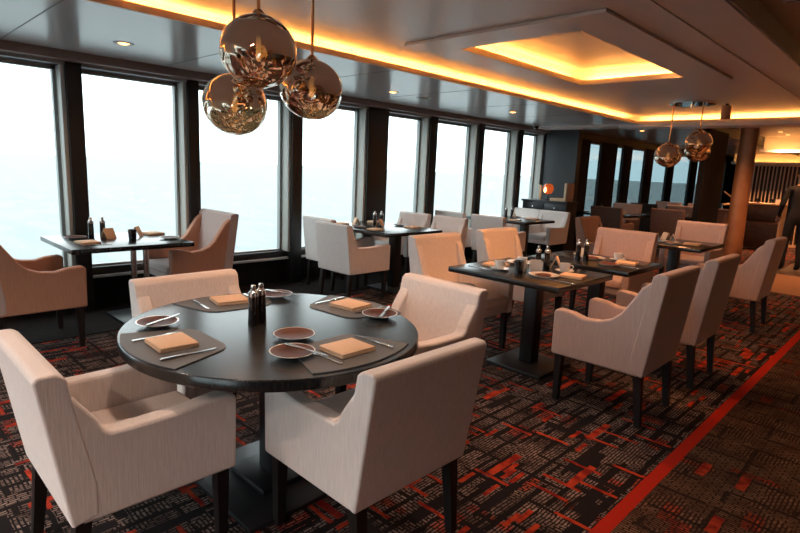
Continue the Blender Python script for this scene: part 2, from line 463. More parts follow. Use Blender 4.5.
# window wall
posts = [(-3.45, -3.3), (-2.2, -2.06), (-1.02, -0.88), (0.26, 0.40), (1.50, 1.63), (2.60, 2.72), (3.88, 4.03), (5.10, 5.48), (6.36, 6.53), (7.58, 7.74), (8.80, 8.95), (9.72, 9.86)]
far_open = [(11.69, 12.30), (13.1, 13.52), (14.0, 14.92), (15.45, 16.6), (17.1, 18.6), (19.2, 19.9), (21.9, 22.4)]
wl = struct('wall_left')
ZS, ZT = 0.40, 2.21
obj('lower_wall', one([(-6.1, -5.80, Y0, Y1, 0, 0.30)]), 'black', wl, smooth=False)
obj('ledge', one([(-6.1, -5.72, Y0, Y1, 0.30, 0.325)], 0.004), 'ledge', wl)
obj('sill_rail', one([(-5.93, -5.76, Y0, Y1, 0.325, ZS)], 0.005), 'post', wl)
obj('header', one([(-6.1, -5.72, Y0, Y1, ZT+0.035, 2.60)]), 'post', wl, smooth=False)
obj('pale_header_strip', one([(-5.72, -5.66, Y0, 9.8, 2.245, 2.275)]), 'alu', wl, smooth=False)
obj('mauve_header_trim', one([(-5.72, -5.56, Y0, 9.8, 2.275, 2.352)], 0.004), 'trim', wl)
def post(y0, y1):
    obj('post', one([(XG-0.07, XF, y0, y1, 0.0, 2.27)], 0.004), 'post', wl)
    obj('post_jamb', one([(XG-0.02, XF-0.03, y0-0.035, y0, ZS, 2.245)], 0.004), 'jamb', wl)
for y0, y1 in posts: post(y0, y1)
# far solid stretches between the far windows
prev = 9.86
for a, b in far_open + [(24.0, 24.0)]:
    obj('post', one([(-5.735, -5.67, prev, a, 0.30, 2.27)], 0.004), 'black', wl)
    prev = b
wins = []
for (a, b), (c, d) in zip(posts, posts[1:]): wins.append((b, c-0.035))
wins += far_open
for i, (a, b) in enumerate(wins):
    wd = struct('window_%d' % (i+1))
    bm = bm_new()
    fw = 0.028
    far = a > 10
    gx = -5.71 if far else XG
    for q in ((gx-0.03, gx+0.03, a, a+fw, ZS, ZT+0.035), (gx-0.03, gx+0.03, b-fw, b, ZS, ZT+0.035), (gx-0.03, gx+0.03, a, b, ZT, ZT+0.036), (gx-0.03, gx+0.03, a, b, ZS, ZS+0.02)):
        box(bm, *q)
    obj('window_frame', bm, 'post' if i > 10 else 'alu', wd, smooth=False)
    obj('window_pane', one([(gx-0.004, gx+0.004, a+fw, b-fw, ZS+0.02, ZT)]), 'glass_tinted' if far else 'glass', wd, smooth=False)
# sea outside
bm = bm_new(); box(bm, -6000, 4000, -5000, 6000, -16.2, -16)
sea = struct('sea', bm, 'sea')

# other walls
struct('wall_right', one([(XR, XR+0.1, Y0, Y1, 0, 2.8)]), 'wood_dark')
FILL_WIN = [(-5.4, -4.0), (-3.85, -2.45), (-2.3, -0.9), (-0.75, 0.65)]  # windows added behind the camera, daylight fill for the near chairs
wb = struct('wall_back')
obj('lower_wall', one([(-6.1, XR+0.1, Y0-0.1, Y0, 0, 0.4)]), 'black', wb, smooth=False)
obj('header', one([(-6.1, XR+0.1, Y0-0.1, Y0, 2.24, 2.8)]), 'black', wb, smooth=False)
px_ = -6.1
for a, b in FILL_WIN + [(XR+0.1, 0)]:
    obj('post', one([(px_, a, Y0-0.1, Y0+0.06, 0.4, 2.24)]), 'post', wb, smooth=False); px_ = b
for i, (a, b) in enumerate(FILL_WIN):
    wd = struct('window_%d' % (len(wins)+i+1))
    obj('window_frame', one([(a, a+.03, Y0-.09, Y0-.03, .4, 2.24), (b-.03, b, Y0-.09, Y0-.03, .4, 2.24), (a+.03, b-.03, Y0-.09, Y0-.03, .4, .43), (a+.03, b-.03, Y0-.09, Y0-.03, 2.21, 2.24)]), 'alu', wd, smooth=False)
    obj('window_pane', one([(a+.03, b-.03, Y0-.064, Y0-.056, .43, 2.21)]), 'glass', wd, smooth=False)
struct('wall_far', one([(-6.1, XR+0.1, Y1, Y1+0.1, 0, 2.8)]), 'wood_dark')
# partition at the end of the first dining bay
struct('wall_partition', one([(-5.65, -4.98, 9.74, 9.84, 0, 2.35), (-5.10, -4.96, 9.71, 9.87, 0, 2.35)]), 'partition')

# ceilings
ce = struct('ceiling')
ZC, ZR = 2.35, 2.47
XL, YL = -3.68, 9.13           # cove lips
obj('window_side_panel', one([(-5.72, XL-0.02, Y0, YL+0.02, ZC, ZC+0.02)]), 'ceil_grey', ce, smooth=False)
# shallow joints between the ceiling panels: dark inlaid beads
for y in (1.02, 2.33, 3.64, 4.95, 6.26, 7.57, 8.6):
    obj('panel_joint', one([(-5.56, XL-0.01, y-0.004, y+0.004, ZC-0.0015, ZC)]), 'vent', ce, smooth=False)
obj('cove_lip', one([(XL-0.02, XL, Y0, YL, ZC, ZC+0.045)]), 'lip', ce, smooth=False)
obj('cove_back', one([(XL-0.24, XL-0.20, Y0, YL+0.24, ZC+0.02, 2.62)]), 'ceil_white', ce, smooth=False)
obj('cove_lip', one([(XL, XR, YL, YL+0.02, ZC, ZC+0.045)]), 'lip', ce, smooth=False)
obj('cove_back', one([(XL-0.24, XR, YL+0.20, YL+0.24, ZC+0.02, 2.62)]), 'ceil_white', ce, smooth=False)
obj('far_beam', one([(XL-0.3, XR, YL+0.02, YL+0.45, ZC-0.05, ZC+0.02), ], 0.003), 'ceil_raised', ce)
obj('far_beam', one([(-5.72, XL-0.3, YL+0.02, YL+0.45, ZC-0.03, ZC+0.02), ], 0.003), 'ceil_raised', ce)
# raised panel with a hole where the coffer surround sits
SX0, SX1, SY0, SY1 = -3.28, -1.60, 3.32, 6.10
OX0, OX1, OY0, OY1 = -2.96, -1.93, 3.65, 5.75
XO, XB = -1.345, -1.035
obj('raised_panel', one([(XL-0.24, SX0, Y0, YL+0.24, ZR, ZR+0.02), (SX1, XO, Y0, YL+0.24, ZR, ZR+0.02), (SX0, SX1, Y0, SY0, ZR, ZR+0.02), (SX0, SX1, SY1, YL+0.24, ZR, ZR+0.02)]), 'ceil_raised', ce, smooth=False)
ZP = ZR - 0.022
obj('coffer_surround', one([(SX0, OX0-.012, SY0, SY1, ZP, ZP+0.02), (OX1+.012, SX1, SY0, SY1, ZP, ZP+0.02), (OX0-.012, OX1+.012, SY0, OY0-.012, ZP, ZP+0.02), (OX0-.012, OX1+.012, OY1+.012, SY1, ZP, ZP+0.02)]), 'ceil_raised', ce, smooth=False)
g = 0.15
obj('coffer_wall', one([(OX0-g-0.02, OX0-g, OY0-g, OY1+g, ZP+0.02, 2.62), (OX1+g, OX1+g+0.02, OY0-g, OY1+g, ZP+0.02, 2.62), (OX0-g, OX1+g, OY0-g-0.02, OY0-g, ZP+0.02, 2.62), (OX0-g, OX1+g, OY1+g, OY1+g+0.02, ZP+0.02, 2.62)]), 'ceil_white', ce, smooth=False)
obj('coffer_lip', one([(OX0-0.012, OX0, OY0, OY1, ZP, ZP+0.05), (OX1, OX1+0.012, OY0, OY1, ZP, ZP+0.05), (OX0, OX1, OY0-0.012, OY0, ZP, ZP+0.05), (OX0, OX1, OY1, OY1+0.012, ZP, ZP+0.05)]), 'lip', ce, smooth=False)
obj('coffer_top', one([(OX0-g, OX1+g, OY0-g, OY1+g, 2.62, 2.64)]), 'ceil_raised', ce, smooth=False)
# aisle side: step, beam face, darker higher ceiling
obj('step_panel', one([(XO, XB, Y0, YL+0.24, ZR+0.008, ZR+0.028)]), 'ceil_raised', ce, smooth=False)
obj('pale_beam_face', one([(XB, XB+0.012, Y0, YL+0.2, ZR+0.022, 2.62)]), 'beam', ce, smooth=False)
obj('aisle_panel', one([(XB, XR, Y0, YL+0.24, 2.62, 2.64)]), 'ceil_dark', ce, smooth=False)
obj('roof_slab', one([(-6.1, XR+0.1, Y0-0.1, YL+0.3, 2.66, 2.75)]), 'black', ce, smooth=False)
# far lounge ceiling with two more coves
YB = YL + 0.45
obj('lounge_panel', one([(-5.72, -3.3, YB, Y1, 2.42, 2.45)]), 'ceil_dark', ce, smooth=False)
obj('lounge_panel', one([(-3.3, XR, YB, Y1, 2.62, 2.65)]), 'ceil_raised', ce, smooth=False)
obj('lounge_beam', one([(-3.32, -3.28, YB, Y1, 2.40, 2.62)]), 'partition', ce, smooth=False)
obj('lounge_bulkhead', one([(-3.26, -2.42, 15.45, 15.47, 2.235, 2.30), (-3.26, -2.42, 15.47, 15.80, 2.235, 2.26), (-3.26, -2.42, 15.78, 15.80, 2.26, 2.62)]), 'ceil_white', ce, smooth=False)
obj('lounge_bulkhead', one([(-5.0, XR, 20.2, 20.22, 2.10, 2.17), (-5.0, XR, 20.22, 20.55, 2.10, 2.13), (-5.0, XR, 20.53, 20.55, 2.13, 2.62)]), 'ceil_white', ce, smooth=False)

# linear slot diffusers in the aisle ceiling
for i, (x, y) in enumerate(((-0.55, 4.33), (-0.62, 5.6))):
    t = thing('slot_diffuser', ('long pale slot diffuser in dark aisle ceiling at the top right corner', 'pale slot diffuser in dark aisle ceiling farther along beside the pale beam')[i], 'air vent', (x, y, 2.62), 0.0, 'slot diffusers in the aisle ceiling')
    obj('frame', one([(-0.36, 0.36, -0.035, -0.018, -0.006, 0), (-0.36, 0.36, 0.018, 0.035, -0.006, 0), (-0.36, -0.34, -0.018, 0.018, -0.006, 0), (0.34, 0.36, -0.018, 0.018, -0.006, 0)]), 'beam', t)
    obj('slot', one([(-0.34, 0.34, -0.018, 0.018, -0.002, 0)]), 'vent', t)

# downlights -------------------------------------------------------
def downlight(x, y, z, label, energy, group):
    t = thing('downlight', label, 'ceiling light', (x, y, z), 0, group)
    bm = bm_new(); lathe(bm, [(0.045, -0.002), (0.062, -0.005), (0.074, -0.003), (0.076, 0.0), (0.045, 0.0)], 20)
    obj('trim_ring', bm, 'alu', t)
    bm = bm_new(); lathe(bm, [(0, -0.013), (0.025, -0.010), (0.040, -0.004), (0.044, 0.0), (0, 0.0)], 20)
    obj('lens', bm, 'lamp_lens', t)
    d = bpy.data.lights.new('downlight_lamp', 'SPOT')
    d.energy = energy; d.color = LAMP; d.spot_size = R(130); d.spot_blend = 0.8; d.shadow_soft_size = 0.05
    o = bpy.data.objects.new('downlight_lamp', d); C.objects.link(o); o.parent = t; o.location = (0, 0, -0.02)
    return t
G1 = 'downlights along the window side ceiling'
for (x, y, lb) in ((-4.78, 1.69, 'round amber downlight in grey ceiling panel near the mirrored pendants'),
                   (-4.75, 4.65, 'small amber downlight in grey ceiling above the second window table'),
                   (-4.60, 6.94, 'small amber downlight in grey ceiling above the third window table')):
    downlight(x, y, ZC, lb, 26, G1)
G2 = 'downlights over the aisle'
for i, y in enumerate((-0.6, 1.6, 3.8, 6.0, 8.2)):
    downlight(0.6, y, 2.62, 'recessed amber downlight over the aisle, %s from the back wall' % ('first', 'second', 'third', 'fourth', 'fifth')[i], (14, 10, 10, 25, 70)[i], G2)
for i, y in enumerate((3.85, 4.7, 5.55)):  # lamps added where the lip hides them, warm light for the middle chairs
    downlight(-2.02, y, 2.62, 'added amber downlight hidden up inside the lit ceiling recess, %s' % ('nearest the round table', 'in its middle', 'nearest the far pendants')[i], (70, 70, 30)[i], 'added downlights hidden inside the ceiling recess')
for i, (x, y) in enumerate(((-1.95, 0.95), (-1.75, 2.35))):  # lamps added out of view to brighten the round table
    dl = downlight(x, y, ZR, 'added unseen downlight in raised ceiling over the %s edge of the round table' % ('near', 'far')[i], 44, 'added downlights over the round table')
    [c for c in dl.children if c.type == 'LIGHT'][0].data.color = (1.0, 0.68, 0.50)
for i, (x, y) in enumerate(((-2.6, -1.4), (-0.4, -1.4), (-2.6, -2.9), (-0.4, -2.9))):  # lamps added behind the camera to brighten the near chairs
    dl = downlight(x, y, ZR if x < -1.1 else 2.62, 'added downlight behind the camera, %s' % ('window side inner one', 'aisle side inner one', 'window side at the wall', 'aisle side at the wall')[i], 210, 'added downlights behind the camera')
    [c for c in dl.children if c.type == 'LIGHT'][0].data.color = (1.0, 0.74, 0.60)
G3 = 'downlights in the far lounge ceiling'
for (x, y, e) in ((-1.2, 11.0, 160), (-2.6, 10.6, 120), (-1.2, 13.4, 160), (-2.7, 14.4, 120), (-1.5, 17.5, 150)):
    downlight(x, y, 2.62, 'recessed amber downlight in the lounge ceiling %.0f paces beyond the beam' % (y-YL), e, G3)
for (x, y, e) in ((-4.4, 11.2, 30), (-4.2, 13.6, 30)):
    downlight(x, y, 2.42, 'recessed amber downlight above the far dining tables %.0f paces beyond the beam' % (y-YL), e, G3)

# small fittings on the window-side ceiling
t = thing('ceiling_vent', 'small dark round vent in grey ceiling between two downlights', 'air vent', (-4.76, 5.2, ZC))
bm = bm_new(); lathe(bm, [(0, -0.012), (0.05, -0.012), (0.075, 0), (0, 0)], 20); obj('vent_cone', bm, 'vent', t)
bm = bm_new(); lathe(bm, [(0.072, -0.003), (0.09, -0.005), (0.095, 0), (0.072, 0)], 20); obj('ring', bm, 'alu', t)
t = thing('dome_camera', 'dark dome security camera under grey ceiling at last window', 'camera', (-5.3, 8.75, ZC))
bm = bm_new(); lathe(bm, [(0.06, -0.03), (0.065, 0), (0, 0)], 20); obj('base', bm, 'alu', t)
bm = bm_new(); lathe(bm, [(0, -0.085), (0.025, -0.08), (0.045, -0.062), (0.055, -0.03), (0, -0.03)], 20); obj('dome', bm, 'pepper', t)
t = thing('ceiling_speaker', 'brown cylindrical speaker hanging below ceiling right of far pendants', 'speaker', (-2.13, 8.05, ZR))
bm = bm_new(); lathe(bm, [(0.052, -0.19), (0.058, -0.185), (0.058, -0.03), (0.052, -0.025), (0, -0.025)], 20); obj('body', bm, 'copper_wrap', t)
bm = bm_new(); lathe(bm, [(0.02, -0.03), (0.02, 0), (0, 0)], 12); obj('stem', bm, 'vent', t)

# column
bm = bm_new(); lathe(bm, [(0.17, 0), (0.15, 1.0), (0.145, 2.62)], 40)
struct('column', bm, 'copper_wrap', loc=(-2.72, 11.95, 0))
struct('wall_panel', one([(-3.32, -3.22, 11.3, 12.6, 0, 2.45)]), 'black')

# ------------------------------------------------------------------ chairs
def armchair(name, label, w=0.59, d=0.60, h=0.87, lean=0.09, fab='fabric', group='dining armchairs', cat='chair', zb=0.32, arm=0.615, wing=0.0):
    """faces +Y; footprint centred on origin"""
    t = thing(name, label, cat, (0, 0, 0), 0, group)
    hw, hd, th = w/2, d/2, 0.075
    # arms: side profile sweeping up into the back
    ys = -hd
    def side(x0, x1):
        top = h - 0.045
        slim = [(0.08, arm-0.008), (ys+0.20, arm-0.010), (ys+0.130, arm-0.008), (ys+0.108, arm+0.008), (ys+0.096, arm+0.04), (ys+0.080-lean*0.5, top-0.06), (ys+0.06-lean*0.8, top)]
        broad = [(0.10, arm-0.020), (0.0, arm-0.012), (-0.07, arm+0.016), (-0.125, arm+0.065), (-0.165, arm+0.125), (ys+0.105-lean*0.5, top-0.05), (ys+0.07-lean*0.8, top)]
        p = [(hd, zb), (hd+0.004, arm-0.01), (hd-0.02, arm+0.010), (hd-0.12, arm+0.002)]
        p += [(u[0]*(1-wing)+v[0]*wing, u[1]*(1-wing)+v[1]*wing) for u, v in zip(slim, broad)]
        p += [(ys+0.03-lean*0.8, top), (ys+0.03, zb)]
        bm = bm_new(); prism(bm, p, x0, x1, 'x', bev=0.015, seg=3, ang=32)
        return bm
    obj('armrest', side(-hw, -hw+th), fab, t, wn=True)
    obj('armrest', side(hw-th, hw), fab, t, wn=True)
    # back: full width raked slab, slightly bowed top
    bk = [(ys+0.085, zb+0.02), (ys+0.085, 0.45), (ys+0.075-lean*0.8, h-0.02), (ys+0.06-lean*0.95, h), (ys+0.015-lean, h), (ys-lean*0.98, h-0.015), (ys, zb+0.03), (ys+0.005, zb)]
    bm = bm_new(); prism(bm, bk, -hw-0.002, hw+0.002, 'x', bev=0.016, seg=3, ang=35)
    obj('backrest', bm, fab, t, wn=True)
    # seat cushion and front rail
    bm = bm_new(); box(bm, -hw+th-0.01, hw-th+0.01, ys+0.05, hd-0.012, zb+0.005, 0.395, bev=0.014, seg=3)
    obj('seat_rail', bm, fab, t, wn=True)
    bm = bm_new(); box(bm, -hw+th+0.004, hw-th-0.004, ys+0.075, hd+0.004, 0.385, 0.475, bev=0.03, seg=4)
    obj('seat', bm, fab, t, wn=True)
    # legs
    for sx in (-1, 1):
        for fr in (1, 0):
            bm = bm_new()
            cx = sx*(hw-0.045); cy = (hd-0.045) if fr else (ys+0.045)
            vs = box(bm, cx-0.025, cx+0.025, cy-0.025, cy+0.025, 0, zb+0.02)
            for v in vs[:4]:
                v.co.x = cx + (v.co.x-cx)*0.68; v.co.y = cy + (v.co.y-cy)*0.68 + (0.0 if fr else -0.035)
            obj('leg', bm, 'leg', t, smooth=False)
    return t
F_PY, F_NY, F_PX, F_NX = 0.0, PI, -PI/2, PI/2     # facing +Y, -Y, +X, -X
GR = 'armchairs at the round table'
A = armchair('armchair', 'cream armchair at left front of round table, its side towards the aisle', group=GR, d=0.565, h=0.835, lean=0.075)
A.location = (-2.06, 0.69, 0)
dup(A, (-1.515, 1.405, 0), F_NX, 'cream armchair in front of round table showing its whole back', GR)
dup(A, (-2.01, 2.13, 0), F_NY, 'cream armchair behind the right edge of round table', GR)
dup(A, (-2.65, 1.33, 0), F_PX, 'cream armchair on window side of round table, back above tabletop', GR)

GW = 'armchairs at the window tables'
E_ = armchair('armchair', 'armchair with warm-lit arm colour at left picture edge beside the first window table', w=0.68, h=0.96, arm=0.63, group=GW, fab='fabric_warm_lit', wing=1.0)
for ch in E_.children:
    if ch.name.split('.')[0] in ('backrest', 'seat', 'seat_rail'):
        ch.data.materials.clear(); ch.data.materials.append(M['fabric_cool_lit'])
        if ch.name.startswith('backrest'): ch['label'] = 'greyish pink backrest'
E_.location = (-4.90, 0.97, 0)
dup(E_, (-5.31, 2.40, 0), F_NY, 'armchair with warm-lit arm colour against the glass at far end of first window table', GW)
G_ = armchair('armchair', 'cream armchair on aisle side of second window table, back to the round table', w=0.56, h=0.86, lean=0.06, group=GW)
G_.location = (-4.67, 4.06, 0)
dup(G_, (-5.24, 4.30, 0), F_PY, 'cream armchair between second window table and glass, behind another chair back', GW)
dup(G_, (-4.72, 5.50, 0), F_NY, 'cream armchair across second window table on the aisle side', GW)
dup(G_, (-5.40, 5.52, 0), F_NY, 'cream armchair across second window table against the glass', GW)
dup(G_, (-4.66, 6.92, 0), F_PY, 'cream armchair with its back to us on aisle side of third window table', GW)
dup(G_, (-5.40, 6.95, 0), F_PY, 'cream armchair with its back to us beside glass at third window table', GW)
dup(G_, (-4.82, 8.52, 0), F_NY, 'cream armchair in front of black cabinet on aisle side of third window table', GW)
dup(G_, (-5.41, 8.55, 0), F_NY, 'cream armchair in front of black cabinet beside the glass', GW)

GM = 'armchairs at the middle tables'
M['fabric_dark_pink'] = noise_colour(mat('darker_pink_fabric', rough=0.85, sheen=0.15, spec=0.25), (0.50, 0.375, 0.335), (0.58, 0.445, 0.40), (60, 60, 4), 3.0, 3.0, 0.3, 0.7, 0.25)  # cream fabric made darker and pinker
Q = armchair('armchair', 'dusty pink armchair nearest us on aisle side of the middle tables', fab='fabric_dark_pink', w=0.57, h=0.95, lean=0.075, group=GM, wing=1.0)
Q.location = (-1.385, 3.485, 0); Q.rotation_euler = (0, 0, F_NX)
dup(Q, (-1.38, 4.44, 0), F_NX, 'dusty pink armchair second along the aisle side of the middle tables', GM)
dup(Q, (-1.45, 6.60, 0), F_NX, 'dusty pink armchair farthest along the aisle, at the table before the column', GM)
I_ = armchair('armchair', 'cream armchair on window side of nearest middle table, facing the aisle', w=0.60, h=0.93, lean=0.09, group=GM)
I_.location = (-2.74, 3.60, 0); I_.rotation_euler = (0, 0, F_PX)
dup(I_, (-2.77, 4.58, 0), F_PX, 'cream armchair on window side of second middle table, facing the aisle', GM)
Tc = armchair('armchair', 'dusty pink armchair closing the far end of second middle table', fab='fabric_dark_pink', w=0.63, h=0.93, lean=0.05, group=GM)
Tc.location = (-2.36, 5.62, 0); Tc.rotation_euler = (0, 0, F_NY)
dup(Tc, (-2.30, 8.02, 0), F_NY, 'dusty pink armchair in front of copper column at the far table', GM)
Uc = armchair('armchair', 'brown armchair between middle tables and far dining area', w=0.6, h=0.93, lean=0.09, fab='fabric_brown', group=GM)
Uc.location = (-3.15, 7.35, 0); Uc.rotation_euler = (0, 0, F_PX)

# ------------------------------------------------------------------ tables
def bxm(*a, bev=0.0, seg=2):
    bm = bm_new(); box(bm, *a, bev=bev, seg=seg); return bm
t = thing('round_table', 'large round dark table with four place settings', 'table', (-2.075, 1.336, 0))
bm = bm_new(); lathe(bm, [(0, 0.70), (0.994, 0.70), (1.0, 0.704), (1.0, 0.741), (0.995, 0.745), (0, 0.745)], 96, sx=0.675, sy=0.635)
obj('tabletop', bm, 'table', t)
obj('post', bxm(-0.05, 0.05, -0.05, 0.05, 0.05, 0.70, bev=0.004), 'iron', t)
obj('base', bxm(-0.31, 0.31, -0.31, 0.31, 0.0, 0.022, bev=0.006), 'iron', t)
obj('base_collar', bxm(-0.15, 0.15, -0.15, 0.15, 0.022, 0.05, bev=0.006), 'iron', t)
obj('support_plate', bxm(-0.2, 0.2, -0.2, 0.2, 0.685, 0.70), 'iron', t)

GT = 'rectangular dark dining tables'
def rect_table(label, x, y, lx, ly, px=0.0, twin=False):
    t = thing('dining_table', label, 'table', (x, y, 0), 0, GT)
    obj('tabletop', bxm(-lx/2, lx/2, -ly/2, ly/2, 0.705, 0.745, bev=0.004), 'table', t)
    if twin:
        for s in (-1, 1):
            bm = bm_new(); tube(bm, [(px+s*0.015, 0.19+s*0.05, 0.02), (px+s*0.015, 0.19+s*0.05, 0.705)], 0.026, 14)
            obj('post', bm, 'steel', t)
    else:
        obj('post', bxm(px-0.055, px+0.055, -0.055, 0.055, 0.03, 0.705, bev=0.004), 'iron', t)
    oy = 0.19 if twin else 0.0
    obj('base', bxm(px-0.24, px+0.24, oy-0.24, oy+0.24, 0.0, 0.03, bev=0.006), 'iron', t)
    return t
rect_table('dark table against the first window with steel twin posts', -5.178, 1.71, 0.93, 0.98, -0.02, True)
rect_table('dark table by the windows set for four behind the round table', -5.00, 4.74, 1.28, 0.98, 0.3)
rect_table('dark table by the last windows before the black cabinet', -5.05, 7.76, 1.16, 0.92, 0.3)
rect_table('dark table nearest us in the middle row, cups and plates on it', -2.17, 3.68, 0.94, 0.84, 0.05)
rect_table('dark table second in the middle row behind the crowded table', -2.13, 4.68, 0.92, 0.74, 0.05)
rect_table('dark table in the middle row just before the copper column', -2.20, 7.02, 0.82, 0.94, 0.0)

# ------------------------------------------------------------------ tableware
TZ = 0.745
def knife_bm():
    bm = bm_new()
    prism(bm, [(-0.10, -0.007), (0.0, -0.005), (0.0, 0.006), (-0.10, 0.008), (-0.105, 0.0)], 0.0, 0.008, 'z', 0.002, 1)
    prism(bm, [(0.0, -0.005), (0.09, -0.008), (0.11, -0.003), (0.115, 0.006), (0.0, 0.006)], 0.002, 0.005, 'z')
    return bm
def fork_bm():
    bm = bm_new()
    prism(bm, [(-0.10, -0.008), (0.0, -0.003), (0.03, -0.004), (0.045, -0.012), (0.06, -0.013), (0.06, 0.013), (0.045, 0.012), (0.03, 0.004), (0.0, 0.003), (-0.10, 0.008)], 0.0, 0.005, 'z', 0.001, 1)
    for k in range(4):
        y = -0.0105 + k*0.007
        prism(bm, [(0.06, y-0.002), (0.098, y-0.001), (0.098, y+0.001), (0.06, y+0.002)], 0.001, 0.0045, 'z')
    return bm
protos = {}
def put(kind, maker, x, y, z, rz, label, group):
    if kind not in protos:
        o = maker(); protos[kind] = o
        o.location = (x, y, z); o.rotation_euler = (0, 0, rz)
        o['label'] = label; o['group'] = group
        return o
    return dup(protos[kind], (x, y, z), rz, label, group)
def mk_knife(): return tag(obj('table_knife', knife_bm(), 'steel'), '', 'knife')
def mk_fork(): return tag(obj('table_fork', fork_bm(), 'steel'), '', 'fork')
def mk_napkin():
    t = thing('napkin', '', 'napkin')
    bm = bm_new(); box(bm, -0.085, 0.085, -0.075, 0.075, 0.0, 0.009, bev=0.003)
    for v in bm.verts: v.co.z += 0.002*math.sin(v.co.x*30+v.co.y*17) if v.co.z > 0.005 else 0
    obj('lower_fold', bm, 'napkin', t)
    bm = bm_new(); box(bm, -0.083, 0.085, -0.073, 0.075, 0.009, 0.019, bev=0.004)
    obj('upper_fold', bm, 'napkin', t)
    return t
def mk_tent():
    t = thing('standing_napkin', '', 'napkin')
    bm = bm_new()
    prism(bm, [(-0.045, 0), (-0.038, 0), (0.0, 0.078), (0.038, 0), (0.045, 0), (0.004, 0.092), (-0.004, 0.092)], -0.05, 0.05, 'y', 0.001, 1)
    obj('fold', bm, 'napkin', t)
    return t
def mk_plate():
    t = thing('side_plate', '', 'plate')
    bm = bm_new(); lathe(bm, [(0, 0.0), (0.045, 0.0), (0.05, 0.004), (0.086, 0.016), (0.088, 0.019), (0.084, 0.019), (0.05, 0.008), (0, 0.007)], 40)
    obj('dish', bm, 'plate_white', t)
    bm = bm_new(); lathe(bm, [(0, 0.0075), (0.05, 0.0085), (0.083, 0.0186), (0.080, 0.0192), (0.049, 0.0095), (0, 0.0085)], 40)
    obj('glaze', bm, 'plate_brown', t)
    return t
def mk_white_plate():
    t = thing('dinner_plate', '', 'plate')
    bm = bm_new(); lathe(bm, [(0, 0.0), (0.07, 0.0), (0.075, 0.004), (0.108, 0.014), (0.110, 0.017), (0.106, 0.018), (0.073, 0.009), (0, 0.008)], 40)
    obj('dish', bm, 'plate_white', t)
    bm = bm_new(); lathe(bm, [(0, 0.0082), (0.055, 0.009), (0.058, 0.013), (0.03, 0.02), (0, 0.022)], 24)
    for v in bm.verts: v.co += Vector((random.uniform(-.006, .006), random.uniform(-.006, .006), 0)) if v.co.z > 0.0085 else Vector()
    obj('leftovers', bm, 'plate_brown', t)
    return t
def mk_mill():
    t = thing('pepper_mill', '', 'mill')
    bm = bm_new(); lathe(bm, [(0, 0), (0.024, 0), (0.025, 0.004), (0.023, 0.07), (0.022, 0.13), (0.0, 0.13)], 24)
    obj('body', bm, 'pepper', t)
    bm = bm_new(); lathe(bm, [(0.0, 0.13), (0.023, 0.13), (0.024, 0.134), (0.022, 0.152), (0.014, 0.158), (0.010, 0.166), (0.013, 0.174), (0.010, 0.184), (0, 0.187)], 24)
    obj('grinder_cap', bm, 'steel', t)
    return t
def mk_cup():
    t = thing('coffee_cup', '', 'cup')
    bm = bm_new(); lathe(bm, [(0, 0.002), (0.03, 0.002), (0.032, 0.0), (0.07, 0.012), (0.072, 0.015), (0.034, 0.006), (0, 0.006)], 32)
    obj('saucer', bm, 'plate_white', t)
    bm = bm_new(); lathe(bm, [(0, 0.007), (0.024, 0.007), (0.034, 0.02), (0.040, 0.05), (0.042, 0.068), (0.0395, 0.068), (0.037, 0.05), (0.031, 0.022), (0, 0.012)], 32)
    c = obj('bowl', bm, 'plate_white', t)
    bm = bm_new(); tube(bm, [(0.038, 0, 0.055), (0.055, 0, 0.058), (0.064, 0, 0.046), (0.056, 0, 0.03), (0.036, 0, 0.025)], 0.0045, 8)
    obj('handle', bm, 'plate_white', t)
    bm = bm_new(); lathe(bm, [(0, 0.05), (0.0365, 0.05), (0.0365, 0.052), (0, 0.052)], 24)
    obj('coffee', bm, 'coffee', t)
    return t
def mk_jug():
    t = thing('milk_jug', '', 'jug')
    bm = bm_new(); lathe(bm, [(0, 0), (0.036, 0), (0.044, 0.03), (0.040, 0.07), (0.036, 0.095), (0.039, 0.105), (0.036, 0.105), (0.033, 0.09), (0.038, 0.03), (0, 0.006)], 32)
    obj('body', bm, 'plate_white', t)
    bm = bm_new(); tube(bm, [(0.037, 0, 0.09), (0.062, 0, 0.088), (0.066, 0, 0.06), (0.042, 0, 0.03)], 0.005, 8)
    obj('handle', bm, 'plate_white', t)
    return t
def mk_box():
    t = thing('sachet_holder', '', 'sachet holder')
    bm = bm_new()
    for q in ((-.045, .045, -.03, -.026, 0, .085), (-.045, .045, .026, .03, 0, .085), (-.045, -.041, -.026, .026, 0, .085), (.041, .045, -.026, .026, 0, .085), (-.041, .041, -.026, .026, 0, .006)):
        box(bm, *q)
    obj('holder', bm, 'plate_white', t)
    bm = bm_new()
    for k in range(7): box(bm, -.038, .038, -.022+k*.006, -.0195+k*.006, .006, .088+.004*(k % 2))
    obj('sachets', bm, 'paper', t)
    return t
def mk_glass():
    t = thing('water_glass', '', 'glass')
    bm = bm_new(); lathe(bm, [(0, 0), (0.030, 0), (0.036, 0.10), (0.0345, 0.10), (0.029, 0.006), (0, 0.006)], 24)
    obj('tumbler', bm, 'pepper', t)
    return t
GN, GK, GFk, GP, GMi, GCu = 'folded tan napkins', 'table knives', 'table forks', 'small brown side plates', 'pepper and salt mills', 'white coffee cups'

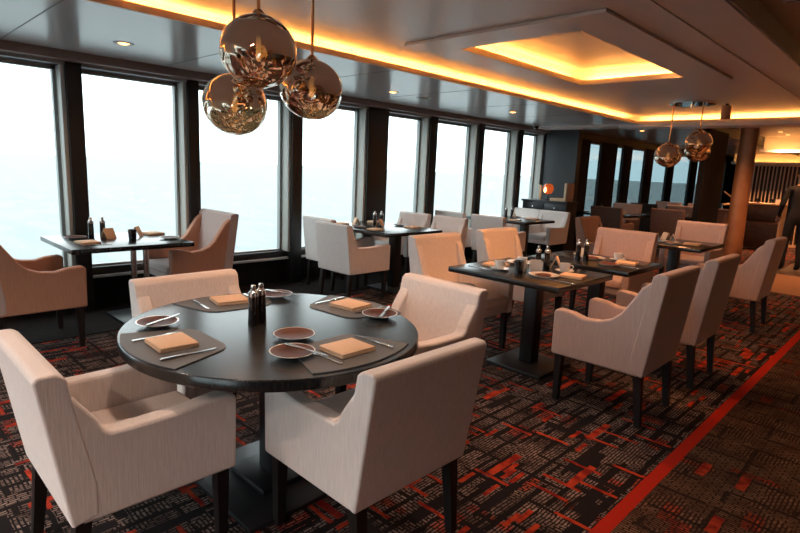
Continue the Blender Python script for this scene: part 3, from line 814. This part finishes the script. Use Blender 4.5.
# place mats of the round table: outer edge follows the rim, rounded trapezoid
def placemat(cx, cy, ang, label):
    """ang: direction from the table centre to the diner"""
    bm = bm_new()
    pts = []
    for k in range(17):
        th = -0.45 + 0.90*k/16
        pts.append((0.60*math.cos(th)-0.60+0.155, 0.60*math.sin(th)))
    def corner(c, r, a0, a1, n=7):
        return [(c[0]+r*math.cos(a0+(a1-a0)*k/n), c[1]+r*math.sin(a0+(a1-a0)*k/n)) for k in range(n+1)]
    pts += corner((-0.085, 0.10), 0.085, PI*0.60, PI*1.0) + corner((-0.085, -0.10), 0.085, PI*1.0, PI*1.40)
    prism(bm, pts, 0, 0.004, 'z')
    o = obj('placemat', bm, 'mat', None, (cx, cy, TZ), ang=30)
    o.rotation_euler = (0, 0, ang)
    return tag(o, label, 'placemat', 'placemats on the round table')
TCX, TCY = -2.075, 1.336
sets = [('left front', -PI/2+0.0, 0.475, 'near the left front armchair'), ('front', 0.06, 0.485, 'in front of armchair whose back faces us'),
        ('right back', PI/2+0.095, 0.50, 'at the far right by the armchair behind'), ('window', PI-0.10, 0.505, 'on window side of round table')]
for nm, a, rr, where in sets:
    u = Vector((math.cos(a), math.sin(a), 0)); v = Vector((math.sin(a), -math.cos(a), 0))   # v = diner's left? (diner looks along -u)
    c = Vector((TCX, TCY, 0)) + u*rr
    placemat(c.x, c.y, a, 'grey rounded placemat ' + where)
    zt = TZ + 0.0045
    n = c - u*0.005
    put('napkin', mk_napkin, n.x, n.y, zt, a+PI/2+random.uniform(-.1, .1), 'folded tan napkin on grey placemat ' + where, GN)
    left = -v if False else Vector((-math.sin(a), math.cos(a), 0))*-1
    k = c - left*0.155
    put('table_knife', mk_knife, k.x, k.y, zt, a+PI, 'steel knife on grey placemat ' + where, GK)
    k = c + left*0.125
    put('table_fork', mk_fork, k.x, k.y, zt, a+PI, 'steel fork on grey placemat ' + where, GFk)
    if nm != 'front':
        k = Vector({'left front': (-2.37, 0.93, 0), 'right back': (-1.89, 1.82, 0), 'window': (-2.53, 1.64, 0)}[nm])
        zp = TZ if nm != 'left front' else TZ
        put('side_plate', mk_plate, k.x, k.y, TZ+0.004, 0, 'small brown side plate with white underside ' + where, GP)
        put('table_knife', mk_knife, k.x+0.015, k.y+0.02, TZ+0.024, a+PI+0.5, 'small knife laid across brown side plate ' + where, GK)
put('side_plate', mk_plate, -1.875, 1.305, TZ, 0, 'brown side plate nearer the pepper mills, upper of two beside each other', GP)
put('side_plate', mk_plate, -1.685, 1.165, TZ+0.0045, 0, 'brown side plate carrying a knife, lower of two beside each other', GP)
put('table_knife', mk_knife, -1.65, 1.20, TZ+0.0245, 0.2, 'small knife across lower of two neighbouring brown side plates', GK)
put('pepper_mill', mk_mill, -2.135, 1.265, TZ, 0, 'dark mill with steel cap on round table, front of the pair', GMi)
put('pepper_mill', mk_mill, -2.150, 1.312, TZ, 0, 'dark mill with steel cap on round table, rear of the pair', GMi)

def setting(items, tname, x0=0, y0=0):
    for kind, x, y, rz, lb in items:
        mk, g = {'napkin': (mk_napkin, GN), 'tent': (mk_tent, 'standing tan napkins'), 'plate': (mk_plate, GP), 'white_plate': (mk_white_plate, 'white dinner plates'), 'mill': (mk_mill, GMi), 'cup': (mk_cup, GCu),
                 'jug': (mk_jug, 'white milk jugs'), 'box': (mk_box, 'sachet holders'), 'glass': (mk_glass, 'dark water glasses'), 'knife': (mk_knife, GK), 'fork': (mk_fork, GFk)}[kind]
        key = {'plate': 'side_plate', 'mill': 'pepper_mill', 'knife': 'table_knife', 'fork': 'table_fork'}.get(kind, kind)
        put(key, mk, x, y, TZ, rz, lb + ' ' + tname, g)
setting([('mill', -5.36, 1.55, 0, 'dark mill nearer the tabletop corner'), ('mill', -5.34, 1.64, 0, 'dark mill nearer the far armchair'),
         ('tent', -5.26, 1.66, 0.4, 'standing tan napkin in front of the mills'), ('tent', -5.30, 1.92, 0.9, 'standing tan napkin right of the mills'),
         ('napkin', -5.02, 1.42, 0.1, 'flat tan napkin before the left chair'), ('napkin', -5.38, 2.10, 0.1, 'flat tan napkin before the far chair'),
         ('plate', -5.35, 1.42, 0, 'brown side plate at the corner'), ('plate', -5.0, 2.10, 0, 'brown side plate at the far edge'), ('glass', -5.02, 1.78, 0, 'dark tumbler at front edge'),
         ('knife', -4.87, 1.45, PI/2, 'steel knife'), ('fork', -5.17, 1.43, PI/2, 'steel fork')], 'on first window table')
setting([('mill', -5.12, 4.78, 0, 'dark mill with bright cap at left'), ('mill', -5.08, 4.86, 0, 'dark mill with bright cap at right'), ('tent', -5.0, 4.76, 0.5, 'standing tan napkin beside the mills'),
         ('napkin', -4.72, 4.42, 0, 'flat tan napkin before the nearest chair'), ('napkin', -4.70, 5.04, 0, 'flat tan napkin at the far aisle corner'), ('napkin', -5.4, 4.45, 0, 'flat tan napkin at the near glass corner'),
         ('napkin', -5.4, 5.05, 0, 'flat tan napkin at the far glass corner'), ('plate', -5.0, 4.40, 0, 'brown side plate at near edge'), ('plate', -4.95, 5.06, 0, 'brown side plate at far edge'),
         ('tent', -5.25, 4.58, 1.2, 'standing tan napkin left of the mills'), ('knife', -4.58, 4.42, PI/2, 'steel knife at near corner'), ('fork', -4.56, 5.05, -PI/2, 'steel fork at far corner')], 'on second window table')
setting([('mill', -5.15, 7.80, 0, 'dark mill at left'), ('mill', -5.10, 7.90, 0, 'dark mill at right'), ('tent', -5.0, 7.82, 0.5, 'standing tan napkin beside the mills'), ('napkin', -4.75, 7.46, 0, 'flat tan napkin at near edge'),
         ('napkin', -4.78, 8.04, 0, 'flat tan napkin at far edge'), ('plate', -5.05, 7.45, 0, 'brown side plate at near edge'), ('plate', -5.1, 8.05, 0, 'brown side plate at far edge'), ('napkin', -5.42, 7.5, 0, 'flat tan napkin beside the glass')], 'on third window table')
setting([('mill', -2.18, 3.80, 0, 'dark mill at left'), ('mill', -2.13, 3.85, 0, 'dark mill at right'), ('box', -2.12, 3.67, 0.7, 'white sachet holder in front of the mills'), ('cup', -2.33, 3.50, 0.9, 'white coffee cup at the left'),
         ('cup', -1.98, 3.86, 0.3, 'white coffee cup right of the sachets'), ('white_plate', -1.98, 3.55, 0, 'white plate of leftovers at front edge'), ('white_plate', -2.40, 3.90, 0, 'white plate of leftovers at back edge'),
         ('jug', -2.20, 3.60, 2.0, 'white milk jug beside the sachets'), ('glass', -2.15, 3.48, 0, 'dark tumbler near the left cup'), ('napkin', -1.84, 3.72, 0.2, 'flat tan napkin at the aisle edge'),
         ('napkin', -2.45, 3.62, 0.1, 'flat tan napkin at the window edge'), ('tent', -2.12, 3.98, 0.4, 'standing tan napkin behind the mills'), ('knife', -1.80, 3.47, PI, 'steel knife near the corner'), ('fork', -2.47, 3.42, 0, 'steel fork near the corner')], 'on nearest middle table')
setting([('mill', -2.22, 4.55, 0, 'dark mill at left'), ('mill', -2.17, 4.60, 0, 'dark mill at right'), ('cup', -1.99, 4.86, 0.3, 'white coffee cup by the end chair'), ('cup', -2.33, 4.84, 0.3, 'white coffee cup at the back'), ('white_plate', -2.17, 4.74, 0, 'white plate of leftovers behind the mills'),
         ('napkin', -1.86, 4.74, 0.2, 'flat tan napkin at the aisle edge'), ('plate', -1.92, 4.50, 0, 'brown side plate at near edge'), ('knife', -1.78, 4.56, PI, 'steel knife at near corner')], 'on second middle table')
setting([('cup', -2.42, 6.83, 0.3, 'white coffee cup at the near left'), ('jug', -2.45, 6.66, 0.3, 'white milk jug at the near left'), ('napkin', -2.0, 6.95, 0.1, 'flat tan napkin at the aisle edge'), ('tent', -2.25, 7.05, 0.3, 'standing tan napkin in the middle'),
         ('tent', -2.38, 7.2, 1.0, 'standing tan napkin at the back'), ('plate', -2.12, 6.72, 0, 'brown side plate at near edge'), ('white_plate', -2.24, 6.9, 0, 'white plate of leftovers at the left')], 'on table before the column')

# ------------------------------------------------------------------ pendants
def blob(r, seed):
    rnd = random.Random(seed)
    bm = bm_new()
    bmesh.ops.create_icosphere(bm, subdivisions=5, radius=r)
    dents = []
    for k in range(9):
        th = rnd.uniform(0, 2*PI); ph = rnd.uniform(-1.0, 0.35)
        d = Vector((math.cos(th)*math.cos(ph), math.sin(th)*math.cos(ph), math.sin(ph)))
        dents.append((d, rnd.uniform(0.35, 0.75), rnd.uniform(-0.10, 0.035)))
    for v in bm.verts:
        n = v.co.normalized(); s = 1.0
        for d, wd, am in dents:
            a = math.acos(max(-1, min(1, n.dot(d))))
            s += am*math.exp(-(a/wd)**2)
        v.co = n*r*s
        v.co.z *= 0.94
        if n.z > 0.9: v.co.z += 0.0
    return bm
def pendant(x, y, z, r, ztop, label, seed, group):
    t = thing('globe_pendant', label, 'pendant light', (x, y, z), seed*1.3, group)
    obj('globe', blob(r, seed), 'gold', t, ang=180)
    bm = bm_new(); lathe(bm, [(0, r*0.86), (0.034, r*0.86), (0.036, r*0.92), (0.030, r*0.98), (0.016, r*1.06), (0, r*1.06)], 24); obj('collar', bm, 'copper', t)
    bm = bm_new(); lathe(bm, [(0, -r*0.25), (0.012, -r*0.2), (0.015, -r*0.1), (0.012, r*0.1), (0.012, r*0.86), (0, r*0.86)], 16); obj('bulb', bm, 'bulb', t)
    bm = bm_new(); tube(bm, [(0, 0, r), (0, 0, ztop-z)], 0.009, 10); obj('rod', bm, 'copper', t)
    d = bpy.data.lights.new('pendant_lamp', 'SPOT'); d.energy = 9 if y > 5 else 4; d.color = LAMP; d.spot_size = R(150); d.spot_blend = 0.6; d.shadow_soft_size = 0.06
    o = bpy.data.objects.new('pendant_lamp', d); C.objects.link(o); o.parent = t; o.location = (0, 0, -r*1.1)
    return t
def canopy(x, y, z, label, r=0.27):
    t = thing('ceiling_canopy', label, 'pendant canopy', (x, y, z), 0, 'pendant ceiling canopies')
    bm = bm_new(); lathe(bm, [(0, -0.028), (r-0.006, -0.028), (r, -0.022), (r, -0.006), (r-0.01, 0.0), (0, 0.0)], 40); obj('disc', bm, 'chrome', t)
    bm = bm_new(); lathe(bm, [(0, -0.07), (0.02, -0.07), (0.022, -0.028), (0, -0.028)], 16); obj('boss', bm, 'steel', t)
    return t
ZCAN = ZR - 0.028
GNear, GFar = 'mirrored pendants over the round table', 'mirrored pendants before the column'
canopy(-2.74, 1.75, ZR, 'round canopy above the three large mirrored pendants', 0.32)
pendant(-2.56, 1.55, 2.017, 0.19, ZCAN, 'mirrored gold globe pendant, topmost of the near three', 3, GNear)
pendant(-2.71, 1.99, 1.90, 0.18, ZCAN, 'mirrored gold globe pendant, rightmost of the near three', 5, GNear)
pendant(-2.91, 1.61, 1.785, 0.18, ZCAN, 'mirrored gold globe pendant, lowest of the near three', 8, GNear)
canopy(-2.45, 7.76, ZR, 'round chrome canopy above the far mirrored pendants')
pendant(-2.62, 7.60, 1.795, 0.165, ZCAN, 'mirrored gold globe pendant, lower of the far pair near windows', 11, GFar)
pendant(-2.31, 7.72, 1.96, 0.165, ZCAN, 'mirrored gold globe pendant, higher one of the far group', 14, GFar)
pendant(-2.43, 8.12, 1.89, 0.165, ZCAN, 'mirrored gold globe pendant partly hidden behind the higher far one', 17, GFar)

# ------------------------------------------------------------------ cabinet with lamp by the partition
t = thing('black_cabinet', 'black service cabinet in front of dark partition by last window', 'cabinet', (-5.15, 9.26, 0))
obj('body', bxm(-0.48, 0.42, -0.2, 0.2, 0.0, 0.985, bev=0.004), 'partition', t)
obj('top', bxm(-0.50, 0.44, -0.22, 0.2, 0.985, 1.02, bev=0.004), 'partition', t)
for k, x in enumerate((-0.47, -0.02)):
    dr = obj('door', bxm(x, x+0.43, -0.212, -0.2, 0.05, 0.80, bev=0.003), 'partition', t)
    dw = obj('drawer', bxm(x, x+0.43, -0.212, -0.2, 0.82, 0.97, bev=0.003), 'partition', t)
    bm = bm_new(); lathe(bm, [(0, 0), (0.012, 0.004), (0.014, 0.012), (0, 0.014)], 12)
    for v in bm.verts: v.co = Vector((v.co.x + x+0.215, -0.212-v.co.z, 0.895 + v.co.y))
    obj('knob', bm, 'steel', dw)
t = thing('table_lamp', 'small glowing amber glass lamp on black cabinet', 'lamp', (-5.22, 9.24, 1.02))
bm = bm_new(); lathe(bm, [(0, 0), (0.06, 0), (0.06, 0.015), (0.015, 0.025), (0.012, 0.11), (0, 0.11)], 20); obj('base', bm, 'iron', t)
bm = bm_new(); lathe(bm, [(0.02, 0.11), (0.07, 0.13), (0.10, 0.20), (0.085, 0.27), (0.05, 0.30), (0.046, 0.296), (0.08, 0.265), (0.094, 0.20), (0.066, 0.136), (0.02, 0.116)], 24); obj('lamp_shade', bm, 'amber', t)
bm = bm_new(); lathe(bm, [(0, 0.13), (0.018, 0.15), (0.02, 0.19), (0.008, 0.225), (0, 0.235)], 16)
for v in bm.verts: v.co.y -= 0.115; v.co.z += 0.01
obj('bulb', bm, 'flame', t)
t = thing('pillar_candle', 'white pillar candle beside amber lamp on black cabinet', 'candle', (-5.36, 9.18, 1.02))
bm = bm_new(); lathe(bm, [(0, 0), (0.035, 0), (0.036, 0.27), (0.03, 0.275), (0, 0.268)], 20); obj('candle_body', bm, 'wax', t)
bm = bm_new(); tube(bm, [(0, 0, 0.26), (0, 0, 0.285)], 0.002, 6); obj('wick', bm, 'iron', t)
t = thing('bread_tray', 'tan linen lined tray with raised back on black cabinet', 'tray', (-4.93, 9.24, 1.02))
bm = bm_new(); box(bm, -0.17, 0.15, -0.14, 0.14, 0, 0.05, bev=0.01); obj('tray_bottom', bm, 'napkin', t)
bm = bm_new(); box(bm, 0.10, 0.155, -0.14, 0.14, 0.05, 0.33, bev=0.012); obj('raised_back', bm, 'napkin', t)

# ------------------------------------------------------------------ far dining area
def far_table(label, x, y, lx, ly):
    return rect_table(label, x, y, lx, ly, 0.0)
far_table('dark table at far windows directly beyond the partition', -5.0, 11.35, 1.3, 0.9)
far_table('dark table in far dining area nearest the copper column', -4.08, 12.3, 1.1, 0.9)
far_table('dark table in far dining area beside the farthest windows', -4.7, 14.2, 1.5, 0.9)
GFc = 'armchairs in the far dining area'
fc = [(Uc, -4.55, 10.65, F_PY, 'brown armchair with back to us directly beyond the partition'),
      (Uc, -3.75, 11.6, F_PY, 'brown armchair with back to us at far table by column'),
      (Tc, -5.02, 12.14, F_NY, 'dusty pink armchair facing us at far window table beyond partition'),
      (Tc, -4.15, 13.06, F_NY, 'dusty pink armchair facing us at far table by column'),
      (Uc, -3.48, 12.95, F_NY, 'brown armchair facing us near black panel by column'),
      (Tc, -5.1, 15.0, F_NY, 'dusty pink armchair facing us at farthest window table'),
      (Tc, -4.3, 15.0, F_NY, 'dusty pink armchair facing us at farthest table, one nearer the column')]
for p, x, y, rz, lb in fc: dup(p, (x, y, 0), rz, lb, GFc)
Gy = armchair('armchair', 'charcoal armchair with its back to us among far tables', fab='fabric_grey', w=0.6, h=0.93, lean=0.05, group=GFc)
Gy.location = (-4.92, 13.45, 0)
setting([('mill', -5.1, 11.3, 0, 'dark mill'), ('tent', -4.95, 11.3, 0.4, 'standing tan napkin'), ('napkin', -4.65, 11.15, 0, 'flat tan napkin'), ('cup', -4.7, 11.5, 0, 'white cup'), ('plate', -5.35, 11.15, 0, 'brown plate')], 'on far window table beyond partition')
setting([('mill', -4.15, 12.3, 0, 'dark mill'), ('tent', -4.0, 12.35, 0.4, 'standing tan napkin'), ('napkin', -3.8, 12.1, 0, 'flat tan napkin'), ('cup', -4.3, 12.15, 0, 'white cup'), ('cup', -3.7, 12.4, 0, 'white cup beside flat napkin')], 'on far table nearest the column')
setting([('mill', -4.75, 14.2, 0, 'dark mill'), ('tent', -4.6, 14.2, 0.4, 'standing tan napkin'), ('tent', -5.0, 14.1, 0.9, 'second standing tan napkin'), ('napkin', -4.3, 14.0, 0, 'flat tan napkin')], 'on farthest window table')

# ------------------------------------------------------------------ lounge beyond the column
t = thing('rod_screen', 'screen of slim pale vertical rods behind the service station', 'screen', (-2.45, 16.2, 0))
bm = bm_new(); box(bm, -1.12, 1.4, -0.03, 0.03, 1.94, 1.99); obj('top_rail', bm, 'rod', t)
bm = bm_new(); box(bm, -1.12, 1.4, -0.03, 0.03, 0.0, 0.06); obj('bottom_rail', bm, 'rod', t)
for k in range(31):
    bm = bm_new(); tube(bm, [(-1.09+k*0.08, 0.012*(-1)**k, 0.06), (-1.09+k*0.08, 0.012*(-1)**k, 1.94)], 0.015, 8)
    obj('rod', bm, 'rod', t)
downlight(-2.7, 15.2, 2.62, 'recessed amber downlight in lounge ceiling just before the rod screen', 300, 'downlights in the far lounge ceiling')
t = thing('service_station', 'dark service station with pale wooden frame and shelf by the rod screen', 'cabinet', (-2.84, 14.8, 0.0))
obj('top', bxm(-0.38, 0.38, -0.24, 0.24, 1.03, 1.07, bev=0.004), 'rod', t)
for s in (-1, 1): obj('side_panel', bxm(s*0.36-0.02, s*0.36+0.02, -0.23, 0.23, 0.0, 1.03), 'rod', t)
obj('back_panel', bxm(-0.34, 0.34, 0.19, 0.22, 0.02, 1.03), 'wood_dark', t)
obj('shelf', bxm(-0.34, 0.34, -0.22, 0.19, 0.62, 0.65), 'wood', t)
dr = obj('drawer', bxm(-0.33, 0.33, -0.235, -0.215, 0.66, 1.02, bev=0.004), 'wood_dark', t)
bm = bm_new(); tube(bm, [(-0.05, -0.25, 0.86), (0.05, -0.25, 0.86)], 0.008, 8); obj('handle', bm, 'steel', dr)
dr = obj('door', bxm(-0.33, 0.33, -0.235, -0.215, 0.05, 0.61, bev=0.004), 'wood_dark', t)
bm = bm_new(); tube(bm, [(-0.05, -0.25, 0.55), (0.05, -0.25, 0.55)], 0.008, 8); obj('handle', bm, 'steel', dr)
for i, (x, y) in enumerate(((-2.98, 14.72), (-2.7, 14.78))):
    put('glass_' if False else 'glass', mk_glass, x, y, 1.07, 0, ('dark tumbler at left on the service station', 'dark tumbler at right on the service station')[i], 'dark water glasses')
put('jug', mk_jug, -2.6, 14.72, 1.07, 0.5, 'white jug on right end of the service station', 'white milk jugs')
# railing beside the column
t = thing('handrail', 'pale handrail with slanted brace between column and service station', 'railing', (-3.36, 13.9, 0))
bm = bm_new(); tube(bm, [(0, -0.5, 1.02), (0, 0.9, 1.02)], 0.02, 10); obj('rail', bm, 'rod', t)
for k in range(2):
    bm = bm_new(); tube(bm, [(0, -0.5+k*1.4, 0), (0, -0.5+k*1.4, 1.02)], 0.02, 10); obj('baluster', bm, 'steel', t)
bm = bm_new(); tube(bm, [(0, -0.5, 1.3), (0, 0.9, 1.02)], 0.014, 8); obj('brace', bm, 'rod', t)

# ------------------------------------------------------------------ person standing at the right edge
def person():
    root = thing('person', 'person in black jacket and trousers standing at the right edge', 'person', (-1.71, 11.45, 0.011), R(25))
    V = {'pel': (0, 0, 0.93, .135, .10), 'bel': (0, 0.0, 1.06, .135, .10), 'che': (0, 0.0, 1.25, .16, .115), 'ster': (0, -0.01, 1.40, .13, .09), 'nek': (0, 0.0, 1.50, .052, .055), 'hd0': (0, 0.02, 1.58, .068, .075), 'hd1': (0, 0.025, 1.66, .075, .092), 'hd2': (0, 0.015, 1.73, .055, .065)}
    E = [('pel', 'bel'), ('bel', 'che'), ('che', 'ster'), ('ster', 'nek'), ('nek', 'hd0'), ('hd0', 'hd1'), ('hd1', 'hd2')]
    for s, n in ((-1, 'l'), (1, 'r')):
        V.update({n+'hip': (s*.095, 0, .88, .088, .09), n+'kne': (s*.11, .02, .50, .058, .062), n+'ank': (s*.12, -.02, .09, .042, .045), n+'toe': (s*.135, .13, .045, .042, .035),
                  n+'sho': (s*.185, -.01, 1.41, .06, .06), n+'elb': (s*.255, -.03, 1.13, .044, .046), n+'wri': (s*.235, .12, .95, .03, .028), n+'pal': (s*.225, .165, .91, .036, .022)})
        E += [('pel', n+'hip'), (n+'hip', n+'kne'), (n+'kne', n+'ank'), (n+'ank', n+'toe'), ('ster', n+'sho'), (n+'sho', n+'elb'), (n+'elb', n+'wri'), (n+'wri', n+'pal')]
        for k in range(4):
            dx = (k-1.5)*.017
            ln = (.052, .06, .056, .045)[k]
            V[n+'f%da' % k] = (s*.225+dx, .19, .89, .0095, .0095); V[n+'f%db' % k] = (s*.22+dx, .19+ln*.5, .87-ln*.25, .0088, .0088); V[n+'f%dc' % k] = (s*.215+dx, .19+ln*.7, .865-ln*.8, .0075, .0075)
            E += [(n+'pal', n+'f%da' % k), (n+'f%da' % k, n+'f%db' % k), (n+'f%db' % k, n+'f%dc' % k)]
        V[n+'t0'] = (s*.19, .155, .915, .012, .012); V[n+'t1'] = (s*.172, .185, .895, .009, .009)
        E += [(n+'wri', n+'t0'), (n+'t0', n+'t1')]
    keys = list(V)
    me = bpy.data.meshes.new('body')
    me.from_pydata([V[k][:3] for k in keys], [(keys.index(a), keys.index(b)) for a, b in E], [])
    tmp = bpy.data.objects.new('body_skeleton', me); C.objects.link(tmp)
    sk = tmp.modifiers.new('skin', 'SKIN'); sk.use_smooth_shade = True
    for i, k in enumerate(keys):
        sv = me.skin_vertices[0].data[i]; sv.radius = V[k][3:5]; sv.use_root = (k == 'pel')
    sub = tmp.modifiers.new('sub', 'SUBSURF'); sub.levels = 2; sub.render_levels = 2
    dg = bpy.context.evaluated_depsgraph_get()
    dg.update()
    fin = bpy.data.meshes.new_from_object(tmp.evaluated_get(dg))
    bpy.data.objects.remove(tmp)
    body = bpy.data.objects.new('body', fin); C.objects.link(body); body.parent = root
    fin.materials.clear()
    for m in ('suit', 'skin', 'shirt'): fin.materials.append(M[m])
    for p in fin.polygons:
        z, y = p.center.z, p.center.y
        hand = y > 0.115 and 0.78 < z < 0.965 and abs(p.center.x) > 0.14
        p.material_index = 1 if (z > 1.475 or hand) else 0
        p.use_smooth = True
    # face: nose, eyes, mouth, ears; hair
    bm = bm_new()
    prism(bm, [(-0.012, 1.615), (0.012, 1.615), (0.0, 1.665)], 0.105, 0.135, 'y', 0.004, 1); obj('nose', bm, 'skin', body)
    for s in (-1, 1):
        bm = bm_new(); bmesh.ops.create_uvsphere(bm, u_segments=10, v_segments=8, radius=0.011)
        for v in bm.verts: v.co = Vector((v.co.x+s*0.03, v.co.y*0.6+0.108, v.co.z*0.7+1.668))
        obj('eye', bm, 'suit', body)
        bm = bm_new(); bmesh.ops.create_uvsphere(bm, u_segments=10, v_segments=8, radius=0.03)
        for v in bm.verts: v.co = Vector((v.co.x*0.35+s*0.079, v.co.y*0.7+0.01, v.co.z+1.65))
        obj('ear', bm, 'skin', body)
    bm = bm_new(); box(bm, -0.022, 0.022, 0.095, 0.112, 1.583, 1.591, bev=0.003); obj('mouth', bm, 'plate_brown', body)
    bm = bm_new(); bmesh.ops.create_icosphere(bm, subdivisions=3, radius=1)
    for v in bm.verts: v.co = Vector((v.co.x*0.092, v.co.y*0.105-0.005, max(v.co.z, -0.35 if v.co.y < 0 else 0.15)*0.105+1.69))
    obj('hair', bm, 'hair', root)
    return root
person()
